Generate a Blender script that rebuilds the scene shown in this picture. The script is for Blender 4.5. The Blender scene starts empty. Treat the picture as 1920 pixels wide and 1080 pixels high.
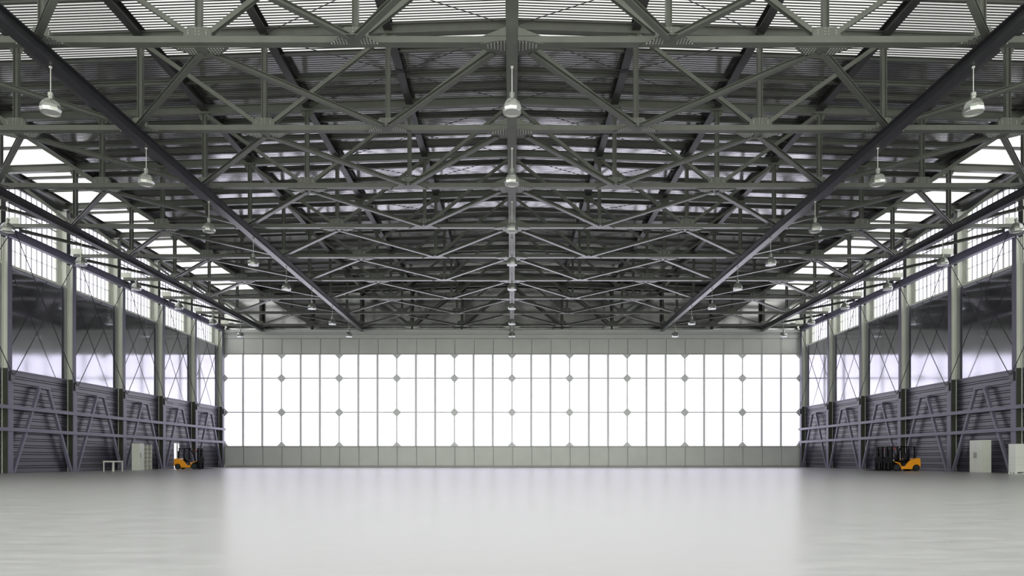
import bpy, math
from mathutils import Vector, Matrix
S = bpy.context.scene
COL = S.collection
F = 1282.0; CAMZ = 0.83
Z0 = 22.72; BAY = 6.0; PAN = 5.2
NT = 9                                   # trusses k = 0..8
YW = 71.15                               # inner face of the door wall
def ZK(k): return Z0 + BAY*k
CB, CT = 14.59, 14.80                    # bottom chord underside / top
def zt(x): return 19.03 - 0.032*abs(x)   # centre line of the top chord
def zr(x): return 19.42 - 0.032*abs(x)   # underside of the roof sheet

# ------------------------------------------------------------------ materials
def mat(name, col, rough=0.5, metal=0.0, spec=0.5, noise=0.0, nscale=3.0, bump=0.0, bscale=40.0, rnoise=0.0):
    m = bpy.data.materials.new(name); m.use_nodes = True
    nt = m.node_tree; b = nt.nodes['Principled BSDF']
    b.inputs['Base Color'].default_value = (*col, 1)
    b.inputs['Roughness'].default_value = rough
    b.inputs['Metallic'].default_value = metal
    b.inputs['Specular IOR Level'].default_value = spec
    if noise or bump or rnoise:
        tc = nt.nodes.new('ShaderNodeTexCoord')
        n = nt.nodes.new('ShaderNodeTexNoise'); n.inputs['Scale'].default_value = nscale; n.inputs['Detail'].default_value = 5
        nt.links.new(tc.outputs['Object'], n.inputs['Vector'])
        if noise:
            r = nt.nodes.new('ShaderNodeMapRange')
            r.inputs['From Min'].default_value = .3; r.inputs['From Max'].default_value = .7
            r.inputs['To Min'].default_value = 1-noise; r.inputs['To Max'].default_value = 1+noise
            nt.links.new(n.outputs['Fac'], r.inputs['Value'])
            v = nt.nodes.new('ShaderNodeVectorMath'); v.operation = 'SCALE'; v.inputs[0].default_value = col
            nt.links.new(r.outputs['Result'], v.inputs['Scale']); nt.links.new(v.outputs['Vector'], b.inputs['Base Color'])
        if rnoise:
            r = nt.nodes.new('ShaderNodeMapRange')
            r.inputs['From Min'].default_value = .3; r.inputs['From Max'].default_value = .7
            r.inputs['To Min'].default_value = rough-rnoise; r.inputs['To Max'].default_value = rough+rnoise
            nt.links.new(n.outputs['Fac'], r.inputs['Value']); nt.links.new(r.outputs['Result'], b.inputs['Roughness'])
        if bump:
            n2 = nt.nodes.new('ShaderNodeTexNoise'); n2.inputs['Scale'].default_value = bscale; n2.inputs['Detail'].default_value = 3
            nt.links.new(tc.outputs['Object'], n2.inputs['Vector'])
            bp = nt.nodes.new('ShaderNodeBump'); bp.inputs['Strength'].default_value = bump; bp.inputs['Distance'].default_value = .02
            nt.links.new(n2.outputs['Fac'], bp.inputs['Height']); nt.links.new(bp.outputs['Normal'], b.inputs['Normal'])
    return m
M = {}
M['steel']   = mat('painted_steel', (.11,.114,.102), .26, 0, .5, .08, 1.5)
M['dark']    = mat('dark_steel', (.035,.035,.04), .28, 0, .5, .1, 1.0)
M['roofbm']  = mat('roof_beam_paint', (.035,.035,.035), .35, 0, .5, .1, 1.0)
M['bolt']    = mat('bolt_steel', (.55,.55,.53), .35, .6)
M['column']  = mat('column_paint', (.68,.69,.63), .5, 0, .4, .05, .8)
M['flange']  = mat('flange_paint', (.15,.143,.205), .45, 0, .5, .05, .8)
M['lowdark']  = mat('column_dark_base', (.055,.06,.045), .6, 0, .3, .15, 1.2)  # darker infill on the lower part of the column sides
M['siding']  = mat('wall_siding', (.060,.057,.085), .33, 0, .6, .1, .6)
M['gloss']   = mat('glossy_wall_panel', (.42,.42,.46), .08, .92, .5, .12, .35, 0, 1, .03)
M['fascia']  = mat('fascia', (.05,.05,.055), .5)
M['roof']    = mat('roof_metal', (.60,.60,.60), .13, .92, .5, .12, .5, 0, 1, .04)
M['rib_shade']     = mat('roof_rib_shade', (.06,.06,.055), .35)  # shading of the corrugation put into the colour of its rib faces
M['door']    = mat('door_paint', (.62,.625,.615), .42, .25, .5, .04, .7)
M['doorfr']  = mat('door_frame_paint', (.82,.82,.85), .5, .30, .5)
M['groove']  = mat('panel_groove', (.012,.012,.014), .8)
M['winfr']   = mat('window_frame_paint', (.30,.30,.33), .5)
M['white']   = mat('white_laminate', (.68,.69,.64), .4, 0, .5, .03, 2)
M['shelfin'] = mat('shelf_inside', (.30,.30,.28), .5)
M['handle']  = mat('grey_handle', (.25,.25,.24), .4)
M['lampsh']  = mat('lamp_enamel', (.50,.52,.49), .2, .75, .6)
M['lamprim'] = mat('lamp_rim', (.8,.8,.8), .15, .6)
M['lens']    = mat('lamp_lens', (.55,.55,.54), .15, .2)
M['orange']  = mat('orange_paint', (.95,.36,.015), .35, 0, .5, .03, 3)
M['black']   = mat('black_plastic', (.003,.003,.004), .6, 0, .15)
M['tyre']    = mat('tyre_rubber', (.008,.008,.008), .7)
M['hub']     = mat('wheel_hub', (.05,.07,.09), .4, .5)
M['red']     = mat('red_lens', (.5,.02,.02), .3)
M['plasticw']= mat('white_film', (.72,.73,.70), .3, 0, .6)
M['rod']     = mat('rod_steel', (.03,.03,.035), .45)
M['cord']    = mat('cord_white', (.6,.6,.58), .5)

def glass(name, tint=(.97,.97,.98), g=.06):
    m = bpy.data.materials.new(name); m.use_nodes = True; nt = m.node_tree
    nt.nodes.remove(nt.nodes['Principled BSDF']); o = nt.nodes['Material Output']
    t = nt.nodes.new('ShaderNodeBsdfTransparent'); t.inputs[0].default_value = (*tint,1)
    gl = nt.nodes.new('ShaderNodeBsdfGlossy'); gl.inputs['Roughness'].default_value = .05
    mx = nt.nodes.new('ShaderNodeMixShader'); mx.inputs[0].default_value = g
    nt.links.new(t.outputs[0], mx.inputs[1]); nt.links.new(gl.outputs[0], mx.inputs[2]); nt.links.new(mx.outputs[0], o.inputs['Surface'])
    return m
M['glass'] = glass('window_glass')
def skylight(name, tr, di):
    m = bpy.data.materials.new(name); m.use_nodes = True; nt = m.node_tree
    nt.nodes.remove(nt.nodes['Principled BSDF']); o = nt.nodes['Material Output']
    t = nt.nodes.new('ShaderNodeBsdfTranslucent'); t.inputs[0].default_value = (tr,tr,tr*.97,1)
    d = nt.nodes.new('ShaderNodeBsdfPrincipled'); d.inputs['Base Color'].default_value = (di,di,di*.97,1); d.inputs['Roughness'].default_value = .25
    mx = nt.nodes.new('ShaderNodeMixShader'); mx.inputs[0].default_value = .5
    nt.links.new(t.outputs[0], mx.inputs[1]); nt.links.new(d.outputs[0], mx.inputs[2]); nt.links.new(mx.outputs[0], o.inputs['Surface'])
    return m
M['sky1'] = skylight('translucent_sheet', .75, .5)
M['sky3'] = skylight('edge_translucent_sheet', .80, .7)
M['sky2'] = skylight('dim_translucent_sheet', .52, .42)  # dimmer copy for the sides: sideways light fall-off put into the colour

def floor_mat():
    m = mat('polished_concrete', (.34,.34,.335), .30, 0, .46)
    nt = m.node_tree; b = nt.nodes['Principled BSDF']
    tc = nt.nodes.new('ShaderNodeTexCoord')
    mp = nt.nodes.new('ShaderNodeMapping'); mp.inputs['Scale'].default_value = (.8,2.4,1)
    nt.links.new(tc.outputs['Object'], mp.inputs['Vector'])
    n = nt.nodes.new('ShaderNodeTexNoise'); n.inputs['Scale'].default_value = 1.6; n.inputs['Detail'].default_value = 12; n.inputs['Roughness'].default_value = .72
    nt.links.new(mp.outputs['Vector'], n.inputs['Vector'])
    cr = nt.nodes.new('ShaderNodeValToRGB'); e = cr.color_ramp.elements
    e[0].position = .3; e[0].color = (.29,.29,.285,1); e[1].position = .7; e[1].color = (.385,.385,.38,1)
    nt.links.new(n.outputs['Fac'], cr.inputs['Fac']); nt.links.new(cr.outputs['Color'], b.inputs['Base Color'])
    r = nt.nodes.new('ShaderNodeMapRange'); r.inputs['From Min'].default_value = .3; r.inputs['From Max'].default_value = .7
    r.inputs['To Min'].default_value = .27; r.inputs['To Max'].default_value = .36
    nt.links.new(n.outputs['Fac'], r.inputs['Value']); nt.links.new(r.outputs['Result'], b.inputs['Roughness'])
    return m
M['floor'] = floor_mat()

# ------------------------------------------------------------------ mesh builder
class MB:
    def __init__(s): s.v=[]; s.f=[]; s.m=[]; s.mats=[]
    def mi(s, m):
        if m not in s.mats: s.mats.append(m)
        return s.mats.index(m)
    def add(s, vs, fs, m):
        o=len(s.v); s.v += [tuple(v) for v in vs]; i=s.mi(m)
        for f in fs: s.f.append([a+o for a in f]); s.m.append(i)
    def box(s, x0,x1,y0,y1,z0,z1, m='steel'):
        vs=[(x0,y0,z0),(x1,y0,z0),(x1,y1,z0),(x0,y1,z0),(x0,y0,z1),(x1,y0,z1),(x1,y1,z1),(x0,y1,z1)]
        s.add(vs,[(0,3,2,1),(4,5,6,7),(0,1,5,4),(1,2,6,5),(2,3,7,6),(3,0,4,7)],m)
    def beam(s, p0, p1, prof, m='steel', up=(0,0,1)):
        """prism of a closed 2D profile (a across, b along up) swept from p0 to p1"""
        p0=Vector(p0); p1=Vector(p1); d=(p1-p0).normalized(); up=Vector(up)
        a=d.cross(up).normalized(); b=a.cross(d).normalized(); n=len(prof)
        vs=[p0+a*q[0]+b*q[1] for q in prof]+[p1+a*q[0]+b*q[1] for q in prof]
        fs=[(i,(i+1)%n,n+(i+1)%n,n+i) for i in range(n)]
        fs.append(tuple(range(n-1,-1,-1))); fs.append(tuple(range(n,2*n)))
        s.add(vs,fs,m)
    def rod(s, p0, p1, r, m='rod', n=6):
        s.beam(p0,p1,[(r*math.cos(2*math.pi*i/n), r*math.sin(2*math.pi*i/n)) for i in range(n)],m, up=(0.12,0.31,0.94) if abs((Vector(p1)-Vector(p0)).normalized().z)<.9 else (0,1,0))
    def prism(s, poly, axis, a0, a1, m='steel'):
        """polygon in the two other axes, extruded along axis from a0 to a1"""
        def P(q,a): return {'x':(a,q[0],q[1]),'y':(q[0],a,q[1]),'z':(q[0],q[1],a)}[axis]
        n=len(poly); vs=[P(q,a0) for q in poly]+[P(q,a1) for q in poly]
        fs=[(i,(i+1)%n,n+(i+1)%n,n+i) for i in range(n)]+[tuple(range(n-1,-1,-1)),tuple(range(n,2*n))]
        s.add(vs,fs,m)
    def lathe(s, prof, c, n=12, m='steel', axis='z'):
        vs=[]; k=len(prof)
        for i in range(n):
            t=2*math.pi*(i+.5)/n
            for r,h in prof:
                if axis=='z': vs.append((c[0]+r*math.cos(t), c[1]+r*math.sin(t), c[2]+h))
                else: vs.append((c[0]+r*math.cos(t), c[1]+h, c[2]+r*math.sin(t)))
        fs=[]
        for i in range(n):
            j=(i+1)%n
            for q in range(k-1): fs.append((i*k+q, j*k+q, j*k+q+1, i*k+q+1))
        if prof[0][0]>1e-4: fs.append(tuple(i*k for i in range(n)))
        if prof[-1][0]>1e-4: fs.append(tuple(i*k+k-1 for i in range(n-1,-1,-1)))
        s.add(vs,fs,m)
    def mesh(s, name):
        me=bpy.data.meshes.new(name); me.from_pydata(s.v,[],s.f)
        for m in s.mats: me.materials.append(M[m])
        me.polygons.foreach_set('material_index', s.m); me.update()
        import bmesh
        bm=bmesh.new(); bm.from_mesh(me); bmesh.ops.recalc_face_normals(bm, faces=bm.faces); bm.to_mesh(me); bm.free()
        return me
    def build(s, name, parent=None, loc=None):
        o=bpy.data.objects.new(name, s.mesh(name)); COL.objects.link(o)
        if parent: o.parent=parent
        if loc: o.location=loc
        return o
def I(w,h,tf=.03,tw=.02):     # flanges top and bottom (horizontal)
    a,b=w/2,h/2
    return [(-a,-b),(a,-b),(a,-b+tf),(tw,-b+tf),(tw,b-tf),(a,b-tf),(a,b),(-a,b),(-a,b-tf),(-tw,b-tf),(-tw,-b+tf),(-a,-b+tf)]
def H(w,h,tf=.03,tw=.02):     # flanges left and right (vertical)
    return [(q[1],q[0]) for q in I(h,w,tf,tw)]
def R(w,h): return [(-w/2,-h/2),(w/2,-h/2),(w/2,h/2),(-w/2,h/2)]
def tag(o,label,cat,group=None):
    o['label']=label; o['category']=cat
    if group: o['group']=group
    return o
def empty(name,loc=(0,0,0),rz=0):
    o=bpy.data.objects.new(name,None); COL.objects.link(o); o.location=loc; o.rotation_euler=(0,0,rz); o.empty_display_size=.3
    return o
def struct(o): o['kind']='structure'; return o
KIDS={}
def kids(o): return [c for c in COL.objects if c.parent==o]
def copy_tree(o, parent=None, table=None):
    c=o.copy(); COL.objects.link(c)
    if parent: c.parent=parent
    for ch in table.get(o.name,[]): copy_tree(ch,c,table)
    return c
def table():
    t={}
    for c in COL.objects:
        if c.parent: t.setdefault(c.parent.name,[]).append(c)
    return t
ORD=['nearest','second','third','fourth','fifth','sixth','seventh','eighth','ninth','tenth']

# ------------------------------------------------------------------ floor
b=MB(); b.box(-31.3,31.3,-14,YW+.5,-.2,0,'floor')
struct(b.build('floor'))

# ------------------------------------------------------------------ roof sheet (corrugated)
YR0=10.7
def corr(y0,y1,xs,pitch=1/6,h=.014,m='roof',b=None,rib_shade=None,which=()):
    ys=[]; y=y0; n=int(round((y1-y0)/pitch))
    for i in range(n):
        a=y0+i*pitch
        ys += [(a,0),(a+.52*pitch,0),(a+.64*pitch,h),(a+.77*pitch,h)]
    ys.append((y0+n*pitch,0))
    vs=[];fs=[];k=len(xs)
    for (yy,hh) in ys:
        for x in xs: vs.append((x,yy,zr(x)+hh))
    for i in range(len(ys)-1):
        for j in range(k-1): fs.append((i*k+j,i*k+j+1,(i+1)*k+j+1,(i+1)*k+j))
    b.add(vs,fs,m)
    if rib_shade:
        q=b.mi(rib_shade)
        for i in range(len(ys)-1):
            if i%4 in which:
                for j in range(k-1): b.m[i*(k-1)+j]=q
def sheet(name,y0,y1,xs,m,parent=None):
    b=MB(); corr(y0,y1,xs,m=m,b=b,rib_shade=None if m=='sky3' else 'rib_shade',which=(3,) if m=='roof' else (1,2,3)); return b.build(name,parent)
YS=ZK(1)+2.0
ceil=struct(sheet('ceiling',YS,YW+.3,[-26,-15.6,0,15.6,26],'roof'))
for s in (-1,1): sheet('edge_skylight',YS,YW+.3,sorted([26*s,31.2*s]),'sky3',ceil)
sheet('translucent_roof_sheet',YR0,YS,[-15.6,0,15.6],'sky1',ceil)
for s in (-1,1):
    sheet('dim_translucent_roof_sheet',YR0,YS,sorted([15.6*s,31.2*s]),'sky2',ceil)
# purlins : thin cross members every 2 m
k=0
y=ZK(0)-10
while y<YW:
    ph=(y-ZK(0))%6
    if min(ph,6-ph)>.5:
        b=MB()
        for s in (-1,1):
            b.beam((0,y,zr(0)-.085),(31*s,y,zr(31)-.085),I(.10,.15,.015,.01),'steel')
        b.build('purlin',ceil)
    y+=2.0

# ------------------------------------------------------------------ trusses
def bolts(b, pts, z, dz, n=(0,0,-1)):
    for (x,y) in pts: b.box(x-.02,x+.02,y-.02,y+.02,min(z,z+dz),max(z,z+dz),'bolt')
truss=empty('roof_truss',(0,ZK(0),CB))
L0=-CB   # local z offset
def tz(z): return z+L0
b=MB(); b.beam((-29.9,0,tz((CB+CT)/2)),(29.9,0,tz((CB+CT)/2)),R(.30,CT-CB)); b.build('bottom_chord',truss)
b=MB()
for s in (-1,1): b.beam((0,0,tz(zt(0))),(30.75*s,0,tz(zt(30.75))),I(.26,.42,.03,.015))
b.build('top_chord',truss)
for i in range(-5,6):
    x=i*PAN
    b=MB(); b.beam((x,0,tz(CT)),(x,0,tz(zt(x)-.21)),I(.20,.20,.02,.015),'steel',up=(1,0,0)); b.build('vertical_post',truss)
def diag(i,j,s):
    x0=i*PAN*s; x1=(30.3 if j==6 else j*PAN)*s
    p0=Vector((x0+ (.30 if x1>x0 else -.30),0,tz(CT+.12))); p1=Vector((x1-(.05 if x1>x0 else -.05),0,tz(zt(x1)-.20)))
    b=MB(); b.beam(p0,p1,H(.16,.16,.02,.015),'steel',up=(0,0,1)); b.build('diagonal_brace',truss)
for s in (-1,1):
    for i,j in ((1,0),(2,1),(2,3),(4,5),(5,6)): diag(i,j,s)
for i in range(-5,6):
    x=i*PAN
    b=MB()                                           # upright gusset
    if i==0: b.prism([(-.95,tz(CT)),(.95,tz(CT)),(.18,tz(CT)+.30),(-.18,tz(CT)+.30)],'y',-.17,.17)
    else:
        w=.46 if i%2==0 or abs(i)==1 else .32
        b.prism([(x-w,tz(CT)),(x+w,tz(CT)),(x+w,tz(CT)+.16),(x+w*.7,tz(CT)+.32),(x-w*.7,tz(CT)+.32),(x-w,tz(CT)+.16)],'y',-.125,.0)
        for q in range(3):
            for dx in (-.06,.06): b.box(x+dx-.012,x+dx+.012,-.145,-.125,tz(CT)+.06+q*.1-.012,tz(CT)+.06+q*.1+.012,'bolt')
            for dx in (-.3,.3): b.box(x+dx-.012,x+dx+.012,-.145,-.125,tz(CT)+.05+q*.06,tz(CT)+.074+q*.06,'bolt')
    b.build('gusset_plate',truss)
    b=MB()                                           # flat bolted plate under the chord
    z=tz(CB)
    if i==0: poly=[(-1.05,-.10),(-.45,-.28),(.45,-.28),(1.05,-.10),(1.05,.12),(.5,.55),(-.5,.55),(-1.05,.12)]
    elif i%2==0: poly=[(x-1.0,.05),(x+1.0,.05),(x+.85,.22),(x+.35,.62),(x-.35,.62),(x-.85,.22)]
    else: poly=[(x-.95,.05),(x-.8,-.10),(x-.35,-.62),(x+.35,-.62),(x+.8,-.10),(x+.95,.05)]
    b.prism(poly,'z',z-.025,z)
    if i==0: pts=[(s*(.25+.11*c), -.22+.075*r+ (0 if c<3 else .05*(c-2))) for s in (-1,1) for c in range(6) for r in range(7-max(0,c-1))]
    else:
        d=1 if i%2==0 else -1
        pts=[(x+s*(.25+.1*c), d*(.14+.1*r)) for s in (-1,1) for c in range(6) for r in range(4) if .14+.1*r<.62-max(0,(.1*c-.1))*1.05]
    bolts(b,pts,z-.025,-.02)
    b.build('bolted_plate',truss)
    if i!=0:
        x1=x; zz=tz(zt(x)-.21)
        b=MB(); b.prism([(x1-.35,zz),(x1+.35,zz),(x1+.2,zz-.28),(x1-.2,zz-.28)],'y',-.012,.012); b.build('top_gusset',truss)
for s in (-1,1):
    b=MB(); b.box(*sorted((29.25*s,30.05*s)),-.16,-.14,tz(CT),tz(CT)+.38,'column'); b.build('end_plate',truss)
G='main roof trusses spanning the hangar'
T=table()
for k in range(NT):
    t = truss if k==0 else copy_tree(truss,None,T)
    t.location=(0,ZK(k),CB)
    lab={0:'grey steel roof truss nearest the camera, its bolted bottom chord crossing high in the frame',
         NT-1:'grey steel roof truss farthest away, standing right against the door wall'}.get(k,
         f'grey steel roof truss, {ORD[k]} in line counted from the nearest one')
    tag(t,lab,'truss',G)

# ------------------------------------------------------------------ flat bracing between trusses
def nodex(i): return 29.75*(1 if i>0 else -1) if abs(i)==6 else i*PAN
for k in range(-1,NT-1):
    e=empty('flat_bracing',(0,ZK(k),CB))
    for s in (-1,1):
        for i,j in ((0,1),(2,1),(2,3),(4,3),(4,5),(6,5)):
            p0=Vector((nodex(i*s),.30,.015)); p1=Vector((nodex(j*s),BAY-.30,.015))
            d=(p1-p0).normalized()
            if i==0: p0.x=s*.50
            b=MB(); b.beam(p0+d*.15,p1-d*.15,I(.20,.17,.02,.02),'steel'); b.build('brace_bar',e)
    where='just in front of the nearest truss' if k<0 else f'between the {ORD[k]} and {ORD[k+1]} trusses'
    tag(e,f'zigzag of flat steel brace bars at chord level {where}','bracing','flat bracing between the trusses')
for k in range(-1,NT-1):
    e=empty('rod_bracing',(0,ZK(k),18.8))
    for s in (-1,1):
        for a,c in ((0,2),(2,0)):
            b=MB(); b.rod((a*PAN*s,.1,zt(a*PAN)-18.8-.08),(c*PAN*s,BAY-.1,zt(c*PAN)-18.8-.08),.018); b.build('tie_rod',e)
    where='just in front of the nearest truss' if k<0 else f'between the {ORD[k]} and {ORD[k+1]} trusses'
    tag(e,f'crossed thin tie rods under the roof sheets {where}','bracing','crossed tie rods under the roof')

# ------------------------------------------------------------------ longitudinal girders and roof beams
def girder(x,label,w=.38,h=.45,top=CB-.10):
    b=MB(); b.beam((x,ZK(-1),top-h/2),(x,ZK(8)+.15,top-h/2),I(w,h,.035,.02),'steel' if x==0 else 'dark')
    tag(b.build('longitudinal_girder'),label,'girder','long girders under the trusses')
girder(0,'grey steel girder running down the centre line under the trusses')
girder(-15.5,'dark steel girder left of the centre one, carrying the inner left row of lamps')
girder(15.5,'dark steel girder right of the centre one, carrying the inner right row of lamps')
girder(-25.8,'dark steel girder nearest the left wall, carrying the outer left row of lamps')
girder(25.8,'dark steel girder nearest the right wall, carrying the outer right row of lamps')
for s,n in ((-1,'left'),(1,'right')):
    b=MB(); b.beam((29.95*s,ZK(-1),CB-.26),(29.95*s,ZK(8)+.15,CB-.26),I(.34,.5,.03,.02),'flange')
    tag(b.build('eave_beam'),f'long grey-violet beam along the tops of the {n} columns','beam','beams along the column tops')
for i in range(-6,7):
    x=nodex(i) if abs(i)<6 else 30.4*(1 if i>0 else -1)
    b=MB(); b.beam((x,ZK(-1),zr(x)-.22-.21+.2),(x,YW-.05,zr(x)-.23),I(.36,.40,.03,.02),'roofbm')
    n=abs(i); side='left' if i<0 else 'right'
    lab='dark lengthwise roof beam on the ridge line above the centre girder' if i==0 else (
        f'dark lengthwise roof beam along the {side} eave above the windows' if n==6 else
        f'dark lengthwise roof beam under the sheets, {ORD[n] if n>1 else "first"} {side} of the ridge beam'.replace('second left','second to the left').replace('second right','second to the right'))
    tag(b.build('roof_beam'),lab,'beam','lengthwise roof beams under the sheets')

# ------------------------------------------------------------------ side walls
WX=30.28; WW=30.85; ZS=6.25; ZG=12.6; ZWT=17.75; YB0=ZK(-1)
for s,n in ((-1,'left'),(1,'right')):
    wall=MB()
    def bx(x0,x1,*a): wall.box(*sorted((x0*s,x1*s)),*a)
    # backing split round the side door on the left
    if s<0:
        d0,d1,dh=61.22,62.20,2.28
        bx(WX+.08,WX+.25,YB0,d0,0,ZS,'fascia'); bx(WX+.08,WX+.25,d1,YW+.3,0,ZS,'fascia'); bx(WX+.08,WX+.25,d0,d1,dh,ZS,'fascia')
    else: bx(WX+.08,WX+.25,YB0,YW+.3,0,ZS,'fascia')
    bx(WX+.08,WX+.25,YB0,YW+.3,ZS,ZG-.15,'fascia')
    bx(WW,WW+.25,YB0,YW+.3,ZWT,zr(WW)+.02,'fascia'); bx(WX,WW+.25,YB0,YW+.3,ZG-.15,ZG,'column')
    for k in range(-1,9): bx(WW,WW+.25,ZK(k)-.32,min(ZK(k)+.32,YW+.3),ZG,ZWT,'column')
    w=struct(wall.build('wall_'+n))
    # horizontally ribbed siding
    b=MB()
    pitch=.42; prof=[]; z=0.02
    while z+pitch<=ZS+.01:
        prof+=[(0,z),(0,z+.24),(.055,z+.243),(.055,z+.280),(.0,z+.283),(.0,z+.38),(.055,z+.383),(.055,z+.417)]; z+=pitch
    prof.append((0,z)); prof.append((0,ZS)); 
    segs=[(YB0,61.22),(62.20,YW)] if s<0 else [(YB0,YW)]
    for y0,y1 in segs:
        vs=[((WX+q[0])*s,yy,q[1]) for yy in (y0,y1) for q in prof]; m=len(prof)
        b.add(vs,[(i,i+1,m+i+1,m+i) for i in range(m-1)],'siding')
        g=b.mi('groove'); base=len(b.m)-(m-1)
        for i in range(m-1):
            if prof[i][0]>.04 or prof[i+1][0]>.04: b.m[base+i]=g
    if s<0:
        pr=[q for q in prof if q[1]>=2.30]; pr=[(0,2.28)]+pr; m=len(pr)
        b.add([((WX+q[0])*s,yy,q[1]) for yy in (61.22,62.20) for q in pr],[(i,i+1,m+i+1,m+i) for i in range(m-1)],'siding')
    b.box(*sorted(((WX-.03)*s,(WX+.08)*s)),YB0,YW,ZS-.10,ZS,'flange')
    b.build('ribbed_siding',w)
    for k in range(-1,8):
        b=MB(); b.box(*sorted((WX*s,(WX+.08)*s)),ZK(k)-3 if k==-1 and False else ZK(k),ZK(k+1) if k<7 else YW,ZS,ZG-.15,'gloss'); b.build('glossy_panel',w)
win=0
for s in (-1,1):
    for k in range(-1,8):
        win+=1
        y0=ZK(k)+.32; y1=ZK(k+1)-.32 if k<7 else ZK(8)-.32
        b=MB()
        def v(y,t): b.box(*sorted(((WW+.02)*s,(WW+.09)*s)),y-t/2,y+t/2,ZG,ZWT,'winfr')
        def h(z,t): b.box(*sorted(((WW+.02)*s,(WW+.09)*s)),y0,y1,z-t/2,z+t/2,'winfr')
        n=11
        for i in range(n+1): v(y0+(y1-y0)*i/n,.06 if i in (0,4,8,11) else .024)
        for z,t in ((ZG,.08),(13.72,.022),(14.62,.09),(15.45,.02),(16.25,.07),(17.0,.02),(ZWT,.12)): h(z,t)
        o=struct(b.build(f'window_{win}'))
        g=MB(); g.box(*sorted(((WW+.05)*s,(WW+.06)*s)),y0,y1,ZG,ZWT,'glass'); g.build('window_pane',o)

# columns
for s,n in ((-1,'left'),(1,'right')):
    for k in range(3,9):
        yc=ZK(k); e=empty('steel_column',(29.9*s,yc,0))
        def X(x): return (x-29.9)*s
        def bb(b,x0,x1,y0,y1,z0,z1,m): b.box(*sorted((X(x0),X(x1))),y0,y1,z0,z1,m)
        b=MB(); bb(b,29.92,30.24,-.02,.02,0,CB-.55,'column'); bb(b,30.24,30.272,-.17,.17,0,CB-.55,'column'); b.build('inner_web',e)
        b=MB(); bb(b,29.89,29.92,-.17,.17,5.3,CB-.55,'flange'); b.build('inner_flange',e)
        b=MB(); bb(b,29.84,29.89,-.20,.20,0,5.33,'flange'); b.build('front_plate',e)
        b=MB(); bb(b,29.75,29.89,-.12,.12,5.50,6.05,'dark'); bb(b,29.724,29.75,-.16,.16,5.62,5.80,'dark'); b.build('rod_bracket',e)
        b=MB(); bb(b,30.28,30.31,-.19,.19,ZG,zt(30.3)-.3,'dark'); bb(b,30.31,30.80,-.02,.02,ZG,zt(30.5)-.3,'column'); bb(b,30.80,30.84,-.17,.17,ZG,zt(30.8)-.3,'column'); b.build('outer_post',e)
        b=MB(); bb(b,29.92,30.24,-.13,-.03,0,ZS,'lowdark'); bb(b,29.92,30.24,.03,.13,0,ZS,'lowdark'); b.build('dark_base_infill',e)
        j=k-3
        lab={0:f'tall steel column nearest on the {n} wall, cut by the edge of the frame',
             5:f'tall steel column in the far {n} corner beside the glazed door wall'}.get(j,
             f'tall steel column on the {n} wall, {ORD[j]} from the nearest one')
        tag(e,lab,'column',f'columns along the {n} wall')
    # raking A frames
    for k in range(3,8):
        y0=ZK(k)+.31; y1=ZK(k+1)-.31; ym=(y0+y1)/2; za=5.42
        e=empty('raking_frame',(29.94*s,ym,0))
        for q,ye in ((-1,y0),(1,y1)):
            b=MB(); b.beam((0,ye-ym,0.0),(0,q*.42,za-.12),R(.16,.17),'dark' if False else 'flange',up=(1,0,0)); b.build('raking_leg',e)
        b=MB(); b.box(-.09,.09,-.55,.55,za-.12,za,'flange'); b.build('head_plate',e)
        b=MB(); b.box(*sorted((.09*s,.335*s)),-.50,-.38,za-.10,za,'flange'); b.box(*sorted((.09*s,.335*s)),.38,.50,za-.10,za,'flange'); b.build('wall_bracket',e)
        j=k-3
        lab=(f'A-shaped steel frame leaning on the {n} siding in the nearest bay' if j==0 else
             f'A-shaped steel frame on the {n} siding in the last bay before the door wall' if j==4 else
             f'A-shaped steel frame on the {n} siding, {ORD[j]} bay from the nearest')
        tag(e,lab,'frame',f'A-shaped frames along the {n} wall')
    for z,nm in ((3.93,'upper'),(2.60,'lower')):
        b=MB(); b.box(*sorted((29.755*s,29.838*s)),ZK(2),YW-.02,z-.11,z+.11,'flange')
        tag(b.build('guard_rail'),f'{nm} of the two long horizontal rails along the {n} wall','rail')
    for k in range(2,8):
        e=empty('cross_bracing',(29.70*s,ZK(k),5.8))
        for za,zb,dx in ((5.85,CB-.15,0),(CB-.15,5.85,-.04)):
            b=MB(); b.rod((dx*s,.1,za-5.8),(dx*s,BAY-.1,zb-5.8),.025)
            ya,zz=(.1,za-5.8) if za>zb else (BAY-.1,zb-5.8)
            b.box(*sorted(((dx-.02)*s,.085*s)),ya-.06,ya+.06,zz-.08,zz+.08,'dark'); b.build('tie_rod',e)
        j=k-2
        lab=(f'crossed steel tie rods at the {n} wall in the bay cut by the frame edge' if j==0 else
             f'crossed steel tie rods before the {n} wall in the bay touching the door wall' if j==5 else
             f'crossed steel tie rods before the {n} wall panels, {ORD[j-1] if j>1 else "first"} full bay from the camera')
        tag(e,lab,'bracing',f'crossed tie rods along the {n} wall')

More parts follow.
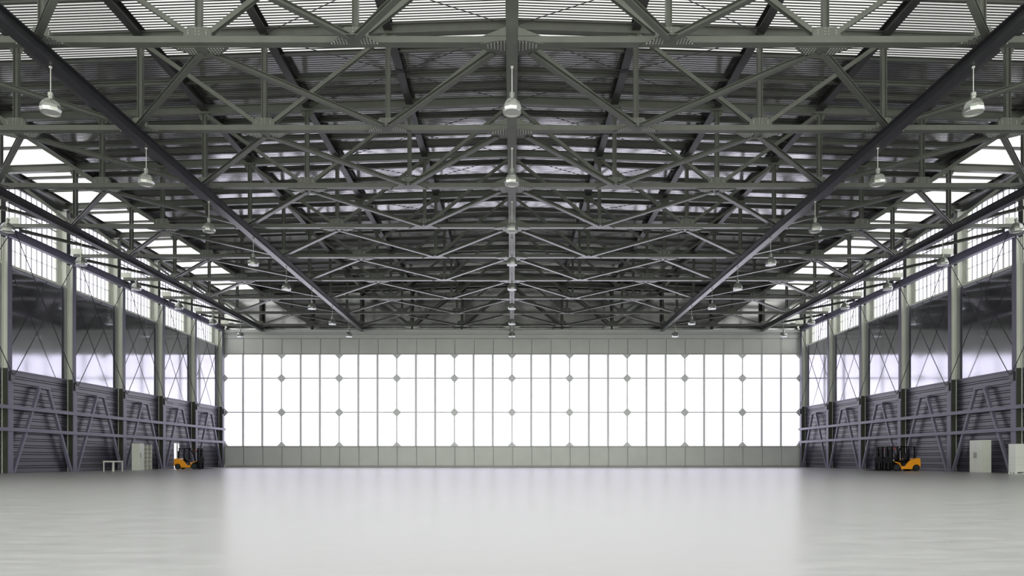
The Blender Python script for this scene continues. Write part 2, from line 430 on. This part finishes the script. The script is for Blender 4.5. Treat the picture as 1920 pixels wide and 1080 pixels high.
# ------------------------------------------------------------------ far door wall
b=MB()
for s in (-1,1):
    b.box(*sorted((30.0*s,31.1*s)),YW,YW+.3,0,14.2,'door')
    b.box(*sorted((30.0*s,30.15*s)),YW-.18,YW,0,13.75,'flange')
b.box(-31.1,31.1,YW,YW+.3,13.5,14.25,'door')
b.box(-31.1,31.1,YW-.10,YW,13.72,13.80,'door')
b.box(-31.1,31.1,YW-.25,YW,14.0,14.28,'door')
vs=[(-31.1,YW+.1,14.25),(31.1,YW+.1,14.25),(31.1,YW+.1,zr(31.1)+.03),(0,YW+.1,zr(0)+.03),(-31.1,YW+.1,zr(31.1)+.03)]
b.add(vs+[(x,y+.2,z) for x,y,z in vs],[(0,1,2,3,4),(9,8,7,6,5),(0,1,6,5),(1,2,7,6),(2,3,8,7),(3,4,9,8),(4,0,5,9)],'roof')
b.box(-30,30,YW-.004,YW,13.80,13.85,'groove')
wf=struct(b.build('wall_far'))
for x in (-26,-20.8,-15.6,-10.4,-5.2,0,5.2,10.4,15.6,20.8,26):
    b=MB(); b.beam((x,YW-.05+.0,14.28),(x,YW-.05,zr(x)-.45),I(.16,.22,.02,.015),'roofbm',up=(0,1,0)); b.build('gable_post',wf)
LW=6.0; rows=[2.22,5.71,9.265,11.71]; c=.42
for i in range(10):
    x0=-30+LW*i; x1=x0+LW; y0=YW+.02; y1=YW+.14
    f=MB()
    th=[x0,x0+LW/3,x0+2*LW/3,x1]
    # solid bottom and top panels with framed thirds
    f.box(x0,x1,y0+.04,y1,.05,rows[0],'door'); f.box(x0,x1,y0+.04,y1,rows[3],13.5,'door')
    for z0,z1 in ((.06,rows[0]),(rows[3],13.5)):
        for q in range(4):
            t=.05 if q in (0,3) else .045
            xa=th[q]
            f.box(max(xa-t,x0+.01),min(xa+t,x1-.01),y0,y0+.04,z0,z1,'door')
            if q<3: f.box(xa+.055 if q else xa+.06,xa+.085,y0+.03,y0+.039,z0+.1,z1-.05,'groove')
        f.box(x0+.07,x1-.07,y0+.03,y0+.039,z1-.13,z1-.10,'groove'); f.box(x0+.07,x1-.07,y0+.03,y0+.039,z0+.08,z0+.11,'groove'); f.box(x0+.01,x1-.01,y0,y0+.04,z0,z0+.08,'door'); f.box(x0+.01,x1-.01,y0,y0+.04,z1-.10,z1,'door')
    for q,xa in enumerate(th):
        t=.06 if q in (0,3) else .11
        f.box(max(xa-t,x0),min(xa+t,x1),y0,y1,rows[0],rows[3],'doorfr')
    for z in rows[1:3]: f.box(x0+.01,x1-.01,y0+.01,y1-.01,z-.06,z+.06,'doorfr')
    for z in rows:
        for xa,d in ((x0+.005,1),(x1-.005,-1)):
            pl=[]
            if z!=rows[0] and z!=rows[3]: pl=[(xa,z-c-.04),(xa+d*(c+.04),z),(xa,z+c+.04)]
            elif z==rows[0]: pl=[(xa,z-.02),(xa+d*(c+.04),z-.02),(xa,z+c+.04)]
            else: pl=[(xa,z+.02),(xa+d*(c+.04),z+.02),(xa,z-c-.04)]
            f.prism(pl,'y',y0-.012,y0+.0,'doorfr'); f.prism(pl,'y',y1,y1+.012,'doorfr')
    o=struct(f.build(f'door_{i+1}'))
    g=MB(); g.box(x0+.02,x1-.02,y0+.05,y0+.06,rows[0],rows[3],'glass'); g.build('door_glazing',o)
b=MB(); b.box(-30,30,YW-.06,YW+.14,0,.05,'handle'); struct(b.build('trim_1'))
# small glazed side door in the left wall
b=MB()
for y in (61.22,62.16): b.box(-WX-.10,-WX+.02,y,y+.04,0,2.28,'doorfr')
b.box(-WX-.10,-WX+.02,61.22,62.20,2.24,2.28,'doorfr'); b.box(-WX-.10,-WX+.02,61.26,62.16,0,.08,'doorfr')
o=struct(b.build('door_11'))
g=MB(); g.box(-WX-.05,-WX-.04,61.26,62.16,.08,2.24,'glass'); g.build('door_glazing',o)

# ------------------------------------------------------------------ pendant lamps
lamp=empty('pendant_lamp',(0,0,14.02))
b=MB(); b.rod((0,0,-.90),(0,0,-.04),.014,'cord'); b.lathe([(.05,-.05),(.05,0)],(0,0,0),8,'cord'); b.build('suspension_cord',lamp)
b=MB(); b.lathe([(.07,-1.13),(.07,-1.02),(.09,-1.0),(.09,-.89),(.04,-.87)],(0,0,0),8,'lampsh'); b.build('lamp_cap',lamp)
b=MB(); b.lathe([(.08,-1.10),(.17,-1.13),(.255,-1.22),(.315,-1.35),(.33,-1.45),(.295,-1.54),(.28,-1.53),(.315,-1.45),(.30,-1.36),(.24,-1.24),(.16,-1.15)],(0,0,0),9,'lampsh'); b.build('lamp_shade',lamp)
b=MB(); b.lathe([(.28,-1.53),(.30,-1.535),(.30,-1.565),(.255,-1.565),(.255,-1.54)],(0,0,0),20,'lamprim'); b.build('lamp_rim',lamp)
b=MB(); b.lathe([(.26,-1.535),(.26,-1.545),(.16,-1.555)],(0,0,0),20,'lens'); b.build('lamp_lens',lamp)
T=table(); first=True
rows_=[(0,0,'centre row below the ridge'),(-15.5,0,'inner left row'),(15.5,0,'inner right row'),(-25.8,2,'outer row by the left wall'),(25.8,2,'outer row by the right wall')]
for x,k0,nm in rows_:
    for k in range(k0,8):
        o=lamp if first else copy_tree(lamp,None,T); first=False
        o.location=(x,ZK(k)+.25,14.02)
        j=k-k0; last=(k==7)
        lab=f'bell-shaped white pendant lamp, {nm}, ' + ('nearest the camera' if j==0 else 'closest to the door wall' if last else f'{ORD[j]} from the camera')
        tag(o,lab,'lamp','bell pendant lamps under the girders')

# ------------------------------------------------------------------ forklifts
def forklift(loc,rz,label,group=None):
    e=empty('forklift',loc,rz); W=.52        # x forward, y sideways
    b=MB()
    side=[(.03,.34),(.04,.80),(.08,.90),(.40,.90),(.45,.80),(.62,.80),(.76,.75),(.90,.60),(1.08,.34),(1.34,.33),(1.42,.47),(1.54,.58),(1.72,.65),(1.84,.66),(1.84,.62),(1.74,.60),(1.58,.53),(1.46,.42),(1.38,.28),(1.36,.14),(.60,.14),(.57,.30),(.49,.41),(.36,.47),(.22,.46),(.11,.39),(.05,.28)]
    for y0,y1 in ((-W,-W+.10),(W-.10,W)): b.prism(side,'y',y0,y1,'orange')
    b.prism([(.05,.30),(.04,.80),(.08,.90),(.40,.90),(.45,.80),(.45,.30)],'y',-W+.10,W-.10,'orange')
    body=b.build('orange_body',e)
    b=MB(); b.prism([(.45,.16),(.45,.78),(.70,.76),(.98,.36),(1.40,.34),(1.62,.60),(1.84,.64),(1.84,.16)],'y',-W+.10,W-.10,'black'); b.build('chassis',e)
    for x,r in ((.31,.225),(1.67,.245)):
        for sgn in (-1,1):
            b=MB(); y0=sgn*(W+.01); y1=sgn*(W-.17)
            b.lathe([(r*.6,min(y0,y1)),(r*.95,min(y0,y1)),(r,min(y0,y1)+.03),(r,max(y0,y1)-.03),(r*.95,max(y0,y1)),(r*.6,max(y0,y1))],(x,0,r),20,'tyre','y')
            w=b.build('wheel',e)
            b=MB(); yy=sgn*(W+.012)
            b.lathe([(r*.55,min(yy,yy-sgn*.03)),(r*.55,max(yy,yy-sgn*.03))],(x,0,r),12,'hub','y')
            b.lathe([(r*.2,min(yy,yy+sgn*.015)),(r*.2,max(yy,yy+sgn*.015))],(x,0,r),8,'black','y')
            b.build('hub',w)
    b=MB()
    for sgn in (-1,1):
        y=sgn*(W-.06)
        b.beam((.40,y,.88),(.44,y,1.70),R(.06,.07),'black'); b.beam((.80,y,.70),(.84,y,1.70),R(.05,.06),'black')
        b.beam((1.36,y,1.71),(1.80,y,.72),R(.06,.07),'black',up=(1,0,.3))
        b.beam((.38,y,1.71),(1.40,y,1.71),R(.06,.06),'black')
    for x in (.40,.56,.72,.88,1.04,1.20,1.38): b.box(x-.02,x+.02,-W+.06,W-.06,1.69,1.74,'black')
    b.build('overhead_guard',e)
    b=MB(); b.box(.30,.37,-.44,-.36,.90,1.50,'black'); b.build('exhaust_pipe',e)
    b=MB(); b.prism([(.72,.74),(1.10,.60),(1.14,.68),(.84,.82),(.74,1.25),(.64,1.25)],'y',-.24,.24,'black'); b.build('seat',e)
    b=MB(); b.rod((1.60,0,.62),(1.42,0,.98),.025,'black'); b.lathe([(.14,-.01),(.17,0),(.14,.015)],(1.40,0,1.0),14,'black'); b.build('steering_wheel',e)
    b=MB()
    for y in (-.36,-.22,.22,.36): b.box(1.88,2.0,y-.065,y+.065,.06,1.74,'black')
    for z in (.12,.45,.80,1.30,1.64): b.box(1.92,1.97,-.34,.34,z,z+.10,'black')
    for y in (-.06,.06): b.rod((1.95,y,.1),(1.95,y,1.5),.03,'black')
    b.build('mast',e)
    b=MB()
    for z in (.22,.55,.94): b.box(2.00,2.05,-.50,.50,z,z+.07,'black')
    for y in (-.48,-.32,-.16,0,.16,.32,.48): b.box(2.00,2.04,y-.04,y+.04,.12,1.0,'black')
    b.box(2.0,2.03,-.48,.48,.12,.60,'black')
    b.build('load_backrest',e)
    for y in (-.26,.26):
        b=MB(); b.box(2.05,2.10,y-.05,y+.05,.05,.60,'black'); b.prism([(2.05,.03),(2.05,.075),(2.85,.055),(2.95,.03)],'y',y-.05,y+.05,'black'); b.build('fork',e)
    for sgn in (-1,1):
        b=MB(); b.box(1.84,1.92,sgn*(W-.1)-.05,sgn*(W-.1)+.05,.72,.80,'lamprim'); b.rod((1.86,sgn*(W-.1),.66),(1.86,sgn*(W-.1),.73),.015,'black'); b.build('headlight',e)
        b=MB(); b.box(1.40,1.46,sgn*(W-.10)-.04,sgn*(W-.10)+.04,1.58,1.68,'lamprim'); b.build('work_light',e)
    b=MB(); b.box(1.52,1.60,-.05,.05,1.50,1.64,'red'); b.rod((1.4,0,1.69),(1.56,0,1.6),.015,'black'); b.build('warning_light',e)
    tag(e,label,'forklift',group)
    return e
forklift((-27.72,56.0+.52,0),0,'orange and black forklift parked by the left wall in front of a small lit door')
forklift((28.42,47.5+.52,0),math.pi,'orange and black forklift by the right wall, the front one with its orange body showing')
forklift((28.42,48.72+.52,0),math.pi,'black-masted forklift by the right wall, mostly hidden behind the front forklift')

# ------------------------------------------------------------------ furniture
e=empty('table',(-26.83,46.0,0))
b=MB(); b.box(-.38,.38,-.56,.56,.69,.72,'white'); b.build('tabletop',e)
for sx in (-1,1):
    for sy in (-1,1):
        b=MB(); b.box(sx*.33-.025,sx*.33+.025,sy*.50-.025,sy*.50+.025,0,.69,'white'); b.build('leg',e)
b=MB(); b.box(-.33,.33,-.51,-.49,.63,.69,'white'); b.box(-.33,.33,.49,.51,.63,.69,'white'); b.box(-.34,-.32,-.5,.5,.63,.69,'white'); b.box(.32,.34,-.5,.5,.63,.69,'white'); b.build('apron',e)
tag(e,'bare white table with four thin legs standing before the left wall','table')

def cabinet(loc,label,s,W,hx):    # s=+1: front faces +x
    e=empty('storage_cabinet',loc)
    b=MB(); b.box(*sorted((-.02*s,-.62*s)),0,W,.0,2.03,'white'); b.build('cabinet_body',e)
    nd=2 if W>.9 else 1
    for i in range(nd):
        a=.01+i*W/nd; c_=(i+1)*W/nd-.01
        b=MB(); b.box(*sorted((0,-.018*s)),a,c_,.05,2.01,'white'); d=b.build('cabinet_door',e)
        b=MB(); yy=(c_-.07 if i==0 else a+.07) if nd==2 else a+.06
        b.box(*sorted((.0,.03*s)),yy-.035,yy+.035,hx,hx+.36,'handle'); b.build('handle',d)
    tag(e,label,'cabinet'); return e
cabinet((-28.30,52.0,0),'tall white cupboard with one door and a grey handle, left of the open pigeonhole unit',1,.60,.95)
cabinet((29.24,42.6,0),'tall white two-door cupboard with grey handles against the right wall',-1,1.10,.90)
e=empty('pigeonhole_shelf',(-28.30,52.61,0))
b=MB(); b.box(-.60,-.58,0,1.15,0,2.0,'white')
for y in (0,.56,1.12): b.box(-.58,0,y,y+.03,0,2.0,'white')
b.build('carcass',e)
for i in range(7):
    z=.0+ i*.328
    b=MB(); b.box(-.58,-.01,.03,.56,z,z+.025,'shelfin'); b.box(-.58,-.01,.59,1.12,z,z+.025,'shelfin'); b.build('shelf',e)
tag(e,'open white shelf unit with two columns of pigeonholes beside the white cupboard','shelf')

# wrapped stack at the right edge
e=empty('pallet',(28.55,38.3,0))
for y in (-.22,0,.22):
    b=MB(); b.box(-.55,.55,y-.045,y+.045,0,.03,'plasticw')
    for x in (-.5,0,.5): b.box(x-.06,x+.06,y-.045,y+.045,.03,.11,'plasticw')
    b.build('runner',e)
b=MB()
for i in range(5): b.box(-.55+.225*i,-.55+.225*i+.2,-.27,.27,.11,.14,'plasticw')
b.build('deck',e)
tag(e,'white pallet on the floor at the right edge under the stacked boxes','pallet')
for z0,z1,w in ((.142,.51,'bottom'),(.512,.92,'middle'),(.922,1.69,'top')):
    b=MB(); b.box(-.54,.54,-.27,.27,0,z1-z0-.02,'plasticw'); b.box(-.545,.545,-.275,.275,z1-z0-.06,z1-z0-.004,'plasticw')
    o=b.build('storage_box'); o.location=(28.55,38.3,z0)
    tag(o,f'white storage box, {w} of the stack of three on the pallet at the right edge','box','white boxes stacked on the pallet')
b=MB(); b.box(-.08,.08,-.05,.05,0,.26,'lamprim'); o=b.build('floor_socket_box'); o.location=(-29.2,69.6,0)
tag(o,'tiny white box on the floor in the far left corner by the door wall','box')

# ------------------------------------------------------------------ world, camera, view
w=bpy.data.worlds.new('World'); S.world=w; w.use_nodes=True; nt=w.node_tree
bg=nt.nodes['Background']; tc=nt.nodes.new('ShaderNodeTexCoord'); sp=nt.nodes.new('ShaderNodeSeparateXYZ')
nt.links.new(tc.outputs['Generated'],sp.inputs[0])
cr=nt.nodes.new('ShaderNodeValToRGB'); mr=nt.nodes.new('ShaderNodeMapRange')
mr.inputs['From Min'].default_value=-1; mr.inputs['From Max'].default_value=1
nt.links.new(sp.outputs['Y'],mr.inputs['Value']); nt.links.new(mr.outputs['Result'],cr.inputs['Fac'])
el=cr.color_ramp.elements
el[0].position=.2; el[0].color=(2.9,3.0,2.65,1)
el[1].position=.8; el[1].color=(2.6,2.52,2.85,1)
m_=cr.color_ramp.elements.new(.5); m_.color=(2.2,2.22,2.2,1)
nt.links.new(cr.outputs['Color'],bg.inputs['Color']); bg.inputs['Strength'].default_value=1.0

cam=bpy.data.cameras.new('camera'); co=bpy.data.objects.new('camera',cam); COL.objects.link(co)
co.location=(0,0,CAMZ); co.rotation_euler=(math.pi/2,0,0)
cam.sensor_width=36; cam.lens=F/1920*36; cam.shift_y=(861-540)/1920; cam.clip_end=500
S.camera=co
S.view_settings.view_transform='Standard'; S.view_settings.look='None'; S.view_settings.gamma=1; S.view_settings.use_curve_mapping=False
S.view_settings.exposure=0.0
S.cycles.max_bounces=10; S.cycles.diffuse_bounces=5; S.cycles.glossy_bounces=5; S.cycles.transparent_max_bounces=12
S.cycles.caustics_reflective=True
S.cycles.use_denoising=True
